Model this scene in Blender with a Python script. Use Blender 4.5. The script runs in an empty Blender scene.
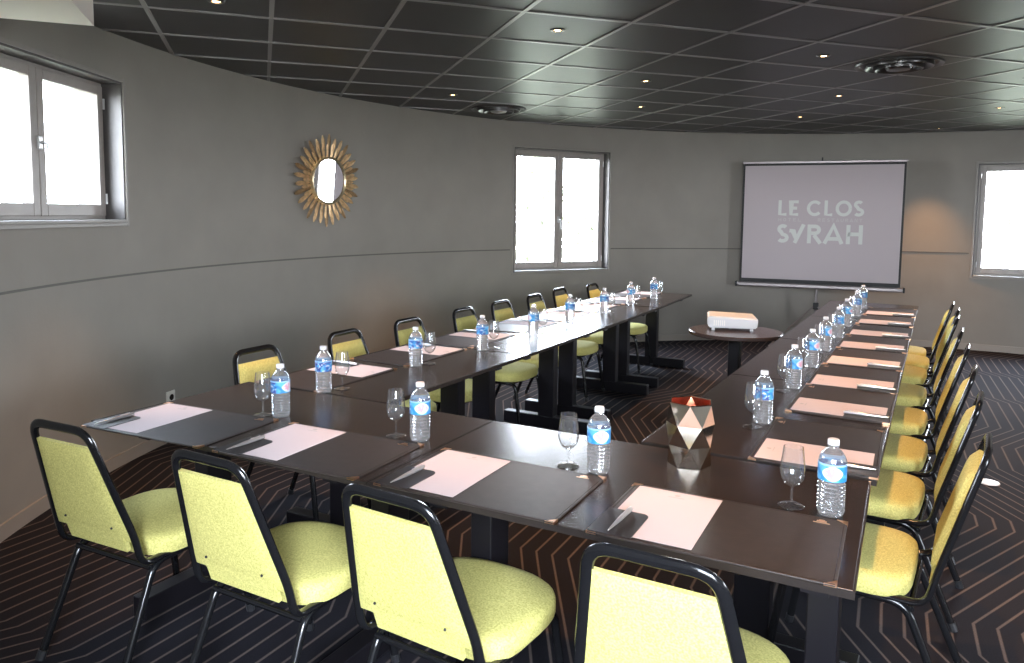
import bpy, bmesh, math, random
from mathutils import Vector, Matrix
random.seed(7)
PI = math.pi
S = bpy.context.scene
COL = S.collection
ORD = ['first', 'second', 'third', 'fourth', 'fifth', 'sixth', 'seventh', 'eighth']

class NX:
    """tiny node-expression helper"""
    def __init__(s, nt): s.nt = nt
    def m(s, op, a, b=None, c=None):
        n = s.nt.nodes.new('ShaderNodeMath'); n.operation = op
        for i, v in enumerate((a, b, c)):
            if v is None: continue
            if isinstance(v, (int, float)): n.inputs[i].default_value = v
            else: s.nt.links.new(v, n.inputs[i])
        return n.outputs[0]

# ------------------------------------------------------------------ materials
def new_mat(name):
    m = bpy.data.materials.new(name); m.use_nodes = True
    nt = m.node_tree; b = nt.nodes['Principled BSDF']
    return m, nt, b
def mat(name, col, rough=.5, metal=0., spec=.5, noise=None, bump=None, emit=None):
    m, nt, b = new_mat(name)
    b.inputs['Base Color'].default_value = (*col, 1)
    b.inputs['Roughness'].default_value = rough
    b.inputs['Metallic'].default_value = metal
    b.inputs['Specular IOR Level'].default_value = spec
    tc = nt.nodes.new('ShaderNodeTexCoord')
    if noise:
        scale, amt = noise
        n = nt.nodes.new('ShaderNodeTexNoise'); n.inputs['Scale'].default_value = scale; n.inputs['Detail'].default_value = 4
        nt.links.new(tc.outputs['Object'], n.inputs['Vector'])
        r = nt.nodes.new('ShaderNodeMapRange'); r.inputs['From Min'].default_value = .3; r.inputs['From Max'].default_value = .7
        r.inputs['To Min'].default_value = 1-amt; r.inputs['To Max'].default_value = 1+amt
        nt.links.new(n.outputs['Fac'], r.inputs['Value'])
        mx = nt.nodes.new('ShaderNodeVectorMath'); mx.operation = 'SCALE'
        mx.inputs[0].default_value = col
        nt.links.new(r.outputs['Result'], mx.inputs['Scale'])
        nt.links.new(mx.outputs['Vector'], b.inputs['Base Color'])
    if bump:
        scale, strg = bump
        n = nt.nodes.new('ShaderNodeTexNoise'); n.inputs['Scale'].default_value = scale; n.inputs['Detail'].default_value = 3
        nt.links.new(tc.outputs['Object'], n.inputs['Vector'])
        bp = nt.nodes.new('ShaderNodeBump'); bp.inputs['Strength'].default_value = strg; bp.inputs['Distance'].default_value = .002
        nt.links.new(n.outputs['Fac'], bp.inputs['Height']); nt.links.new(bp.outputs['Normal'], b.inputs['Normal'])
    if emit:
        b.inputs['Emission Color'].default_value = (*emit[0], 1); b.inputs['Emission Strength'].default_value = emit[1]
    return m
M = {}
M['wall'] = mat('wall_paint', (.312, .286, .252), .75, noise=(3, .05), bump=(60, .25))
M['base'] = mat('baseboard_paint', (.35, .31, .27), .5)
M['groove'] = mat('rail_shadow_gap', (.13, .12, .105), .6)
M['frame'] = mat('window_frame_paint', (.36, .32, .29), .4, noise=(8, .05))
M['lining'] = mat('window_lining', (.085, .076, .072), .45)
M['wframe2'] = mat('window_casing', (.30, .275, .245), .45)
M['steel'] = mat('brushed_steel', (.6, .6, .6), .3, 1)
M['tile'] = mat('ceiling_tile', (.0125, .0095, .0105), .40, spec=.5, noise=(5, .12), bump=(90, .12))
M['gridbar'] = mat('ceiling_grid_bar', (.30, .28, .28), .35, .5)
M['bulk'] = mat('bulkhead_paint', (.84, .76, .68), .7)
M['tabletop'] = mat('dark_laminate', (.025, .017, .014), .25, spec=.5, noise=(14, .18), bump=(120, .05))
M['edge'] = mat('table_edge_band', (.024, .019, .017), .25, spec=.45)
M['post'] = mat('table_post_black', (.008, .007, .009), .38, spec=.3)
M['chairmetal'] = mat('black_gloss_tube', (.008, .008, .009), .16, spec=.5)
M['screw'] = mat('dark_screw', (.05, .05, .05), .4, .8)
M['leather'] = mat('brown_leatherette', (.031, .023, .020), .50, spec=.35, noise=(25, .15), bump=(400, .3))
M['pocket'] = mat('black_leatherette_pocket', (.022, .019, .019), .34, bump=(400, .2))
M['brass'] = mat('brass_corner', (.85, .50, .30), .3, 1)
M['paper'] = mat('paper_pinkish_white', (.62, .52, .53), .8)
M['ink'] = mat('grey_ink', (.45, .42, .42), .8)
M['silver'] = mat('silver_pen', (.78, .76, .75), .28, .85)
M['blackplastic'] = mat('black_plastic', (.02, .02, .022), .35)
M['whiteplastic'] = mat('white_plastic', (.60, .60, .61), .4)
M['cap'] = mat('bottle_cap_white', (.66, .65, .68), .4)
M['copper'] = mat('copper_inside', (.80, .28, .16), .32, 1, noise=(30, .3))
M['goldsilver'] = mat('polished_champagne_metal', (.80, .74, .64), .10, 1)
M['mirror'] = mat('mirror_silver', (.92, .92, .92), .01, 1)
M['leafgold'] = mat('gold_wood_leaf', (.80, .55, .30), .36, .55, noise=(22, .35))
M['leafdark'] = mat('darker_gold_wood_leaf', (.42, .27, .14), .42, .5, noise=(22, .4))
M['rim'] = mat('pale_gold_rim', (.75, .62, .40), .3, .8)
M['screenframe'] = mat('screen_black_border', (.012, .012, .012), .6)
M['screencase'] = mat('screen_case_metal', (.30, .27, .27), .35, .7)
M['screen'] = mat('screen_fabric', (.47, .41, .42), .85)
M['logo'] = mat('painted_projection_letters', (.62, .63, .59), .85)  # projector light put into the colour: letters painted paler than the fabric
M['logofaint'] = mat('painted_projection_small_letters', (.53, .50, .49), .85)  # small print, its projected light likewise painted in
M['roundtop'] = mat('round_table_laminate', (.05, .032, .028), .22)
M['bark'] = mat('bark', (.26, .22, .19), .9)
M['ground'] = mat('ground_outside', (.10, .10, .06), .9, noise=(.6, .3))
M['ventmetal'] = mat('vent_metal', (.10, .095, .095), .3, .7)
M['ventplate'] = mat('vent_plate', (.075, .068, .068), .45)
M['bulb'] = mat('lamp_lens', (1, .8, .5), .4, emit=((1, .62, .28), 16))
M['outlet'] = mat('outlet_plastic', (.75, .72, .68), .4)

def fabric():
    m, nt, b = new_mat('yellow_green_fabric')
    tc = nt.nodes.new('ShaderNodeTexCoord')
    n = nt.nodes.new('ShaderNodeTexNoise'); n.inputs['Scale'].default_value = 190; n.inputs['Detail'].default_value = 2
    nt.links.new(tc.outputs['Object'], n.inputs['Vector'])
    r = nt.nodes.new('ShaderNodeValToRGB')
    r.color_ramp.elements[0].position = .32; r.color_ramp.elements[0].color = (.46, .41, .118, 1)
    r.color_ramp.elements[1].position = .68; r.color_ramp.elements[1].color = (.70, .64, .23, 1)
    nt.links.new(n.outputs['Fac'], r.inputs['Fac']); nt.links.new(r.outputs['Color'], b.inputs['Base Color'])
    b.inputs['Roughness'].default_value = .85
    b.inputs['Specular IOR Level'].default_value = .25
    bp = nt.nodes.new('ShaderNodeBump'); bp.inputs['Strength'].default_value = .35; bp.inputs['Distance'].default_value = .0015
    nt.links.new(n.outputs['Fac'], bp.inputs['Height']); nt.links.new(bp.outputs['Normal'], b.inputs['Normal'])
    return m
M['fabric'] = fabric()

def thin_fac(nt, x, k, base):
    ge = nt.nodes.new('ShaderNodeNewGeometry'); dp = nt.nodes.new('ShaderNodeVectorMath'); dp.operation = 'DOT_PRODUCT'
    nt.links.new(ge.outputs['Normal'], dp.inputs[0]); nt.links.new(ge.outputs['Incoming'], dp.inputs[1])
    return x.m('ADD', x.m('MULTIPLY', x.m('POWER', x.m('SUBTRACT', 1, x.m('ABSOLUTE', dp.outputs['Value'])), 4), k), base)
def glassmat(name, ior, refr, scat, k, base):
    m = bpy.data.materials.new(name); m.use_nodes = True; nt = m.node_tree; nt.nodes.clear(); x = NX(nt)
    o = nt.nodes.new('ShaderNodeOutputMaterial')
    g = nt.nodes.new('ShaderNodeBsdfGlass'); g.inputs['IOR'].default_value = ior; g.inputs['Roughness'].default_value = .01
    t = nt.nodes.new('ShaderNodeBsdfTransparent'); t.inputs['Color'].default_value = (.985, .99, .99, 1)
    gl = nt.nodes.new('ShaderNodeBsdfGlossy'); gl.inputs['Roughness'].default_value = .03
    tl = nt.nodes.new('ShaderNodeBsdfTranslucent'); tl.inputs['Color'].default_value = (.9, .92, .95, 1)
    df = nt.nodes.new('ShaderNodeBsdfDiffuse'); df.inputs['Color'].default_value = (.9, .92, .95, 1)
    def mix(f, a_, b_):
        n = nt.nodes.new('ShaderNodeMixShader')
        if isinstance(f, float): n.inputs[0].default_value = f
        else: nt.links.new(f, n.inputs[0])
        nt.links.new(a_, n.inputs[1]); nt.links.new(b_, n.inputs[2]); return n.outputs[0]
    body = mix(refr, t.outputs[0], g.outputs[0])
    body = mix(thin_fac(nt, x, k, base), body, gl.outputs[0])
    body = mix(scat, body, mix(.5, tl.outputs[0], df.outputs[0]))
    nt.links.new(body, o.inputs[0]); return m
M['water'] = glassmat('clear_bottle_with_water', 1.33, .60, .10, .9, .12)
M['glass'] = glassmat('clear_wine_glass', 1.45, .0, .018, 1.5, .07)
def pane():
    m = bpy.data.materials.new('window_pane_glass'); m.use_nodes = True; nt = m.node_tree; nt.nodes.clear()
    o = nt.nodes.new('ShaderNodeOutputMaterial')
    g = nt.nodes.new('ShaderNodeBsdfGlossy'); g.inputs['Roughness'].default_value = .01
    t = nt.nodes.new('ShaderNodeBsdfTransparent'); t.inputs['Color'].default_value = (.96, .98, 1, 1)
    x = NX(nt); ge = nt.nodes.new('ShaderNodeNewGeometry'); dp = nt.nodes.new('ShaderNodeVectorMath'); dp.operation = 'DOT_PRODUCT'
    nt.links.new(ge.outputs['Normal'], dp.inputs[0]); nt.links.new(ge.outputs['Incoming'], dp.inputs[1])
    class f: outputs = [x.m('ADD', x.m('MULTIPLY', x.m('POWER', x.m('SUBTRACT', 1, x.m('ABSOLUTE', dp.outputs['Value'])), 5), .9), .035)]
    mx = nt.nodes.new('ShaderNodeMixShader')
    nt.links.new(f.outputs[0], mx.inputs[0]); nt.links.new(t.outputs[0], mx.inputs[1]); nt.links.new(g.outputs[0], mx.inputs[2]); nt.links.new(mx.outputs[0], o.inputs[0])
    return m
M['pane'] = pane()

def label_mat():
    m, nt, b = new_mat('bottle_label_print'); x = NX(nt)
    tc = nt.nodes.new('ShaderNodeTexCoord'); sp = nt.nodes.new('ShaderNodeSeparateXYZ'); nt.links.new(tc.outputs['Object'], sp.inputs[0])
    ang = x.m('ARCTAN2', sp.outputs[0], x.m('MULTIPLY', sp.outputs[1], -1))
    dz = x.m('DIVIDE', x.m('ABSOLUTE', x.m('SUBTRACT', sp.outputs[2], .119)), .021)
    dia = x.m('ADD', x.m('POWER', x.m('DIVIDE', x.m('ABSOLUTE', ang), .78), 1.5), x.m('POWER', x.m('MULTIPLY', dz, 1.05), 1.5))
    def mix(f, c1, c2):
        k = nt.nodes.new('ShaderNodeMix'); k.data_type = 'RGBA'
        if isinstance(f, float): k.inputs[0].default_value = f
        else: nt.links.new(f, k.inputs[0])
        for i, c in ((6, c1), (7, c2)):
            if isinstance(c, tuple): k.inputs[i].default_value = (*c, 1)
            else: nt.links.new(c, k.inputs[i])
        return k.outputs[2]
    def blot(scale, th, off):
        mp = nt.nodes.new('ShaderNodeMapping'); mp.inputs['Location'].default_value = (off, off*.7, 0); nt.links.new(tc.outputs['Object'], mp.inputs['Vector'])
        n = nt.nodes.new('ShaderNodeTexNoise'); n.inputs['Scale'].default_value = scale; n.inputs['Detail'].default_value = 1; nt.links.new(mp.outputs[0], n.inputs['Vector'])
        return x.m('GREATER_THAN', n.outputs['Fac'], th)
    back = x.m('GREATER_THAN', x.m('ABSOLUTE', ang), 1.35)
    c = mix(blot(38, .52, .3), (.03, .22, .52), (.09, .36, .64))
    c = mix(x.m('MULTIPLY', back, blot(70, .50, .9)), c, (.03, .06, .26))
    c = mix(x.m('MULTIPLY', back, blot(110, .60, 1.7)), c, (.55, .60, .66))
    c = mix(x.m('LESS_THAN', dia, 1.0), c, (.58, .62, .70))
    c = mix(x.m('MULTIPLY', x.m('LESS_THAN', dia, .66), blot(95, .5, 2.3)), c, (.60, .30, .38))
    c = mix(x.m('GREATER_THAN', sp.outputs[2], .138), c, (.30, .50, .70))
    nt.links.new(c, b.inputs['Base Color']); b.inputs['Roughness'].default_value = .3
    return m
M['label'] = label_mat()

def carpet():
    m, nt, b = new_mat('carpet_nested_hexagons'); x = NX(nt)
    tc = nt.nodes.new('ShaderNodeTexCoord')
    mp = nt.nodes.new('ShaderNodeMapping'); mp.inputs['Rotation'].default_value = (0, 0, math.radians(CARPET_ROT))
    mp.inputs['Location'].default_value = CARPET_LOC
    nt.links.new(tc.outputs['Object'], mp.inputs['Vector'])
    sp = nt.nodes.new('ShaderNodeSeparateXYZ'); nt.links.new(mp.outputs[0], sp.inputs[0])
    X, Y = sp.outputs[0], sp.outputs[1]
    zig = x.m('ADD', x.m('PINGPONG', x.m('ADD', Y, 20.13), 1.45), x.m('PINGPONG', x.m('ADD', Y, 20.62), 1.07))
    d = x.m('ADD', X, x.m('MULTIPLY', zig, .27))
    w = x.m('ABSOLUTE', x.m('SUBTRACT', x.m('FRACT', x.m('DIVIDE', d, .078)), .5))
    line = nt.nodes.new('ShaderNodeMapRange'); line.interpolation_type = 'SMOOTHSTEP'
    line.inputs['From Min'].default_value = .10; line.inputs['From Max'].default_value = .03
    nt.links.new(w, line.inputs['Value'])
    n = nt.nodes.new('ShaderNodeTexNoise'); n.inputs['Scale'].default_value = 180; nt.links.new(tc.outputs['Object'], n.inputs['Vector'])
    k = nt.nodes.new('ShaderNodeMix'); k.data_type = 'RGBA'
    k.inputs[6].default_value = (.0125, .0112, .0150, 1); k.inputs[7].default_value = (.105, .082, .073, 1)
    nt.links.new(line.outputs['Result'], k.inputs[0])
    sc = nt.nodes.new('ShaderNodeVectorMath'); sc.operation = 'SCALE'
    nt.links.new(k.outputs[2], sc.inputs[0]); nt.links.new(x.m('ADD', x.m('MULTIPLY', n.outputs['Fac'], .9), .55), sc.inputs['Scale'])
    nt.links.new(sc.outputs[0], b.inputs['Base Color'])
    b.inputs['Roughness'].default_value = .9; b.inputs['Specular IOR Level'].default_value = .15
    return m
CARPET_ROT = -3.; CARPET_LOC = (.35, .3, 0)
M['carpet'] = carpet()

def leafy():
    m, nt, b = new_mat('pale_foliage')
    tc = nt.nodes.new('ShaderNodeTexCoord')
    n = nt.nodes.new('ShaderNodeTexNoise'); n.inputs['Scale'].default_value = 1.2
    nt.links.new(tc.outputs['Object'], n.inputs['Vector'])
    r = nt.nodes.new('ShaderNodeValToRGB')
    r.color_ramp.elements[0].color = (.13, .165, .12, 1); r.color_ramp.elements[1].color = (.22, .20, .13, 1)
    nt.links.new(n.outputs['Fac'], r.inputs['Fac']); nt.links.new(r.outputs['Color'], b.inputs['Base Color']); b.inputs['Roughness'].default_value = .8
    return m
M['leaf'] = leafy()

# ------------------------------------------------------------------ mesh helpers
def obj(name, bm, m, parent=None, smooth=False, M4=None):
    me = bpy.data.meshes.new(name)
    if M4 is not None: bmesh.ops.transform(bm, matrix=M4, verts=bm.verts)
    bmesh.ops.recalc_face_normals(bm, faces=bm.faces)
    if smooth:
        for f in bm.faces: f.smooth = True
    bm.to_mesh(me); bm.free()
    me.materials.append(m)
    if smooth: 
        try: me.set_sharp_from_angle(angle=math.radians(38))
        except Exception: pass
    o = bpy.data.objects.new(name, me); COL.objects.link(o)
    if parent: o.parent = parent
    return o
def tag(o, label, cat, group=None):
    o['label'] = label; o['category'] = cat
    if group: o['group'] = group
    return o
def thing(name, label, cat, loc=(0, 0, 0), rz=0., group=None):
    o = bpy.data.objects.new(name, None); COL.objects.link(o); o.empty_display_size = .1
    o.location = loc; o.rotation_euler = (0, 0, rz)
    return tag(o, label, cat, group)
def struct(name, bm, m, parent=None, smooth=False):
    o = obj(name, bm, m, parent, smooth)
    if not parent: o['kind'] = 'structure'
    return o
def box(bm, x0, x1, y0, y1, z0, z1, bev=0.):
    r = bmesh.ops.create_cube(bm, size=1)
    vs = r['verts']
    for v in vs:
        v.co = Vector(((x0+x1)/2+v.co.x*(x1-x0), (y0+y1)/2+v.co.y*(y1-y0), (z0+z1)/2+v.co.z*(z1-z0)))
    if bev:
        es = list({e for v in vs for e in v.link_edges})
        bmesh.ops.bevel(bm, geom=es, offset=bev, segments=2, affect='EDGES', profile=.5)
    return bm
def B(*a, **k): return box(bmesh.new(), *a, **k)
def prism(bm, pts, z0, z1):
    """pts: ccw outline (x,y)"""
    lo = [bm.verts.new((x, y, z0)) for x, y in pts]; hi = [bm.verts.new((x, y, z1)) for x, y in pts]
    bm.faces.new(lo[::-1]); bm.faces.new(hi)
    n = len(pts)
    for i in range(n): bm.faces.new((lo[i], lo[(i+1) % n], hi[(i+1) % n], hi[i]))
    return bm
def lathe(bm, prof, seg=32, closed=True):
    rings = []
    for r, z in prof:
        if r < 1e-6: rings.append([bm.verts.new((0, 0, z))])
        else: rings.append([bm.verts.new((r*math.cos(2*PI*i/seg), r*math.sin(2*PI*i/seg), z)) for i in range(seg)])
    for a, b in zip(rings, rings[1:]):
        for i in range(seg):
            j = (i+1) % seg
            if len(a) == 1 and len(b) == 1: continue
            if len(a) == 1: bm.faces.new((a[0], b[j], b[i]))
            elif len(b) == 1: bm.faces.new((a[i], a[j], b[0]))
            else: bm.faces.new((a[i], a[j], b[j], b[i]))
    return bm
def fillet(pts, rad, n=6):
    pts = [Vector(p) for p in pts]; out = [pts[0]]
    for i in range(1, len(pts)-1):
        a, b, c = pts[i-1], pts[i], pts[i+1]
        r = rad[i] if isinstance(rad, (list, tuple)) else rad
        u = (a-b).normalized(); v = (c-b).normalized()
        r = min(r, (a-b).length*.48, (c-b).length*.48)
        p, q = b+u*r, b+v*r
        for k in range(n+1):
            t = k/n; out.append(p*(1-t)**2+b*2*t*(1-t)+q*t*t)
    out.append(pts[-1]); return out
def tube(bm, pts, ra, rb=None, sides=10, up=Vector((0, 0, 1)), closed=False):
    """sweep an ellipse (ra along 'side', rb along the other) along pts"""
    rb = rb or ra; pts = [Vector(p) for p in pts]; n = len(pts); rings = []
    prev = None
    for i, p in enumerate(pts):
        if closed: t = (pts[(i+1) % n]-pts[i-1]).normalized()
        else: t = (pts[min(i+1, n-1)]-pts[max(i-1, 0)]).normalized()
        if prev is None:
            s = t.cross(up)
            if s.length < .05: s = t.cross(Vector((1, 0, 0)))
            s.normalize()
        else:
            s = prev-t*prev.dot(t); s.normalize()
        prev = s; w = s.cross(t)
        rings.append([bm.verts.new(p+s*ra*math.cos(2*PI*k/sides)+w*rb*math.sin(2*PI*k/sides)) for k in range(sides)])
    m = n if closed else n-1
    for i in range(m):
        a, b = rings[i], rings[(i+1) % n]
        for k in range(sides):
            j = (k+1) % sides; bm.faces.new((a[k], a[j], b[j], b[k]))
    if not closed:
        bm.faces.new(rings[0][::-1]); bm.faces.new(rings[-1])
    return bm
def kids(o): return list(o.children)
def copy_tree(o, parent=None):
    c = o.copy(); COL.objects.link(c)
    if parent: c.parent = parent
    for ch in kids(o): copy_tree(ch, c)
    return c
def spawn(proto, first, loc, rz, label, group):
    o = proto if first else copy_tree(proto)
    o.location = loc; o.rotation_euler = (0, 0, rz); o['label'] = label; o['group'] = group
    return o

# ------------------------------------------------------------------ camera
def Rcam():
    P, Y, Rl = [math.radians(a) for a in (4.855713, 29.699754, .661444)]
    fw = Vector((-math.sin(Y)*math.cos(P), math.cos(Y)*math.cos(P), -math.sin(P)))
    r = Vector((math.cos(Y), math.sin(Y), 0)); u = r.cross(fw)
    r2 = r*math.cos(Rl)+u*math.sin(Rl); u2 = -r*math.sin(Rl)+u*math.cos(Rl)
    return r2, u2, fw
r2, u2, fw = Rcam()
cam = bpy.data.objects.new('camera', bpy.data.cameras.new('camera')); COL.objects.link(cam)
CL = Vector((.1239, -1.6507, 1.5223))
m4 = Matrix((r2, u2, -fw)).transposed().to_4x4(); m4.translation = CL
cam.matrix_world = m4
cam.data.sensor_width = 36; cam.data.lens = 745.195/1024*36
cam.data.shift_y = -(331.5-277.93)/1024; cam.data.clip_start = .05; cam.data.clip_end = 200
S.camera = cam

# ------------------------------------------------------------------ room shell
CX, CY, R = .9065, 3.149, 5.417
HC = 2.54
WT = .30
def pol(a, r): return (CX+r*math.cos(math.radians(a)), CY+r*math.sin(math.radians(a)))
# windows: (centre angle, half angle, z0, z1, number)
HW = 6.75
WIN = [(147.2, HW, .88, 2.262, 1), (87.7, HW, .862, 2.17, 2), (209.15, HW, 1.449, 2.272, 3),
       (268., 10.5, .80, 2.30, 4), (328., HW, .88, 2.262, 5)]  # window behind the camera is unseen, widened so its light covers the near chairs
def wall(name, a0, a1):
    cuts = [w for w in WIN if a0 < w[0] < a1]
    angs = set()
    a = a0
    while a < a1-1e-6: angs.add(round(a, 4)); a += .75
    angs.add(a1)
    angs = {x for x in angs if not any(abs(x-(w[0]-w[1])) < .3 or abs(x-(w[0]+w[1])) < .3 for w in cuts)}
    for w in cuts: angs |= {round(w[0]-w[1], 4), round(w[0]+w[1], 4)}
    angs = sorted(angs); bm = bmesh.new()
    def v(a, r, z): x, y = pol(a, r); return bm.verts.new((x, y, z))
    def quad(*p): bm.faces.new([v(*q) for q in p])
    for p, q in zip(angs, angs[1:]):
        mid = (p+q)/2; w = next((w for w in cuts if abs(mid-w[0]) < w[1]), None)
        bands = [(-.02, HC+.1)] if not w else [(-.02, w[2]), (w[3], HC+.1)]
        for z0, z1 in bands:
            quad((p, R, z0), (q, R, z0), (q, R, z1), (p, R, z1))
            quad((p, R+WT, z0), (p, R+WT, z1), (q, R+WT, z1), (q, R+WT, z0))
        if w:
            quad((p, R, w[2]), (q, R, w[2]), (q, R+WT, w[2]), (p, R+WT, w[2]))
            quad((p, R, w[3]), (p, R+WT, w[3]), (q, R+WT, w[3]), (q, R, w[3]))
    for w in cuts:
        for e in (w[0]-w[1], w[0]+w[1]):
            quad((e, R, w[2]), (e, R, w[3]), (e, R+WT, w[3]), (e, R+WT, w[2]))
    for e in (a0, a1): quad((e, R, -.02), (e, R, HC+.1), (e, R+WT, HC+.1), (e, R+WT, -.02))
    bmesh.ops.remove_doubles(bm, verts=bm.verts, dist=1e-5)
    return struct(name, bm, M['wall'])
ARCS = (('left', 168, 238), ('back', 58, 168), ('front', 238, 352), ('right', -8, 58))
WIN = [(w[0] if not (w[0] > 352) else w[0]-360, *w[1:]) for w in WIN]
for n, a, b in ARCS: wall('wall_'+n, a, b)
def ring_strip(name, a0, a1, r0, r1, z0, z1, m, skip=()):
    bm = bmesh.new(); n = max(2, int((a1-a0)/.75)); prev = None
    for i in range(n+1):
        a = a0+(a1-a0)*i/n
        cut = any(w[0]-w[1]-.25 < a < w[0]+w[1]+.25 and w[2] < z1 < w[3] for w in skip)
        ring = [bm.verts.new((*pol(a, r), z)) for r, z in ((r0, z0), (r1, z0), (r1, z1), (r0, z1))]
        if prev and not cut:
            for k in range(4):
                j = (k+1) % 4; bm.faces.new((prev[k], prev[j], ring[j], ring[k]))
        elif prev and cut: bm.faces.new(prev)
        if prev is None and not cut: bm.faces.new(ring)
        prev = None if cut else ring
    if prev: bm.faces.new(prev[::-1])
    return struct(name, bm, m)
for n, a, b in ARCS: ring_strip('baseboard_'+n, a, b, R-.012, R+.01, 0, .075, M['base'])
for i, (n, a, b) in enumerate(ARCS):
    ring_strip('trim_%d' % (i+1), a, b, R-.006, R+.01, 1.128, 1.140, M['groove'], WIN)   # dado line round the wall
bm = bmesh.new(); prism(bm, [pol(a, R+.02) for a in range(0, 360, 2)], -.05, 0); struct('floor', bm, M['carpet'])
bm = bmesh.new(); prism(bm, [pol(a, R+.02) for a in range(0, 360, 2)], HC, HC+.06); struct('ceiling', bm, M['tile'])
# ceiling grid
G0 = Vector((-1.735, 1.702)); GV = Vector((.6665, .7455)); GU = Vector((-.7455, .6665))
def cellpos(v, u): p = G0+GV*(.6*v)+GU*(.6*u); return p
bm = bmesh.new()
def clipbar(p, dr):
    q = p-Vector((CX, CY)); b_ = q.dot(dr); c_ = q.length_squared-(R-.005)**2; D = b_*b_-c_
    if D <= 0.05: return None
    s = math.sqrt(D); return -b_-s, -b_+s
for k in range(-25, 26):
    for dr, off in ((GV, GU), (GU, GV)):
        p = G0+off*(.6*k); r_ = clipbar(p, dr)
        if not r_: continue
        a, b = p+dr*r_[0], p+dr*r_[1]; n = Vector((-dr.y, dr.x))*.012
        pts = [a-n, b-n, b+n, a+n]
        prism(bm, [(q.x, q.y) for q in pts], HC-(.006 if off is GU else .005), HC+.01)
struct('trim_5', bm, M['gridbar'])
# pale bulkhead hanging under the ceiling near the camera, top left
def ray_at(x, y, z):
    d = r2*((x-512)/745.195)-u2*((y-277.93)/745.195)+fw
    t = (z-CL.z)/d.z; return CL+d*t
zb = 2.30
c0 = ray_at(94, 26, zb); dl = (ray_at(0, 18, zb)-c0); dn = (ray_at(71, 0, zb)-c0)
dl.z = dn.z = 0; dl.normalize(); dn.normalize()
L1, L2 = 1.35, 2.0
pp = [c0, c0+dl*L1, c0+dl*L1+dn*L2, c0+dn*L2]
def inside(p):
    q = Vector((p.x-CX, p.y-CY)); 
    if q.length > R-.01: q *= (R-.01)/q.length
    return (CX+q.x, CY+q.y)
bm = bmesh.new()
outl = []
for a, b in zip(pp, pp[1:]+pp[:1]):
    for k in range(8): outl.append(inside(a.lerp(b, k/8)))
prism(bm, outl, zb, HC+.005); struct('trim_6', bm, M['bulk'])

# ------------------------------------------------------------------ windows
def window(ang, half, z0, z1, n):
    root = bpy.data.objects.new('window_%d' % n, None); COL.objects.link(root); root['kind'] = 'structure'
    hw = R*math.sin(math.radians(half)); d0 = R*math.cos(math.radians(half))
    root.location = (CX, CY, 0); root.rotation_euler = (0, 0, math.radians(ang-90))   # local +Y outward, +X to the left seen from inside... right-handed
    D = d0-.012
    # casing: slim flat frame standing on the wall
    bm = bmesh.new(); c = .022
    for a in ((-hw-c, -hw, z0-c, z1+c), (hw, hw+c, z0-c, z1+c), (-hw, hw, z1, z1+c), (-hw, hw, z0-c, z0)):
        box(bm, a[0], a[1], D, D+.075, a[2], a[3], .003)
    obj('casing', bm, M['wframe2'], root)
    bm = bmesh.new(); t = .012                                              # reveal lining boards
    for a in ((-hw, -hw+t, z0, z1), (hw-t, hw, z0, z1), (-hw+t, hw-t, z1-t, z1)):
        box(bm, a[0], a[1], D+.01, D+.30, a[2], a[3])
    obj('lining', bm, M['lining'], root)
    bm = bmesh.new(); box(bm, -hw+t, hw-t, D-.004, D+.29, z0, z0+.018, .003); obj('sill', bm, M['wframe2'], root)
    F = D+.125; fz0, fz1 = z0+.018, z1-t; fx = hw-t; f = .032
    bm = bmesh.new()
    for a in ((-fx, -fx+f, fz0, fz1), (fx-f, fx, fz0, fz1), (-fx+f, fx-f, fz1-f, fz1), (-fx+f, fx-f, fz0, fz0+f)):
        box(bm, a[0], a[1], F, F+.07, a[2], a[3], .003)
    obj('window_frame', bm, M['frame'], root)
    s = .055
    for sg in (-1, 1):
        xa, xb = (-fx+f*.7, -.002) if sg < 0 else (.002, fx-f*.7)
        za, zb_ = fz0+f*.6, fz1-f*.6
        bm = bmesh.new()
        for a in ((xa, xa+s, za, zb_), (xb-s, xb, za, zb_), (xa+s, xb-s, zb_-s, zb_), (xa+s, xb-s, za, za+s+.012)):
            box(bm, a[0], a[1], F-.018, F+.04, a[2], a[3], .005)
        so = obj('sash', bm, M['frame'], root)
        bm = bmesh.new(); box(bm, xa+s-.005, xb-s+.005, F+.008, F+.014, za+s, zb_-s+.004)
        obj('pane', bm, M['pane'], so)
    bm = bmesh.new()
    zc = (z0+z1)/2-(.0 if z1-z0 < 1 else .10)
    box(bm, -.016, .016, F-.03, F-.016, zc-.035, zc+.035, .004)
    tube(bm, fillet([(0, F-.025, zc), (0, F-.06, zc), (.012, F-.062, zc-.11)], .015), .008, .006)
    obj('handle', bm, M['steel'], root)
    bm = bmesh.new()
    for zz in (fz0+.12, fz1-.12):
        tube(bm, [(fx-f*.7, F-.022, zz-.03), (fx-f*.7, F-.022, zz+.03)], .007)
        tube(bm, [(-fx+f*.7, F-.022, zz-.03), (-fx+f*.7, F-.022, zz+.03)], .007)
    obj('hinge', bm, M['steel'], root)
    # sampling portal for the daylight that enters here
    L = bpy.data.lights.new('daylight_portal', 'AREA'); L.shape = 'RECTANGLE'; L.size = 2*hw; L.size_y = z1-z0
    L.cycles.is_portal = True
    lo = bpy.data.objects.new('daylight_portal', L); COL.objects.link(lo); lo.parent = root
    lo.location = (0, D+.31, (z0+z1)/2); lo.rotation_euler = (-PI/2, 0, 0)
    return root
for w in WIN: window(*w)

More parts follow.
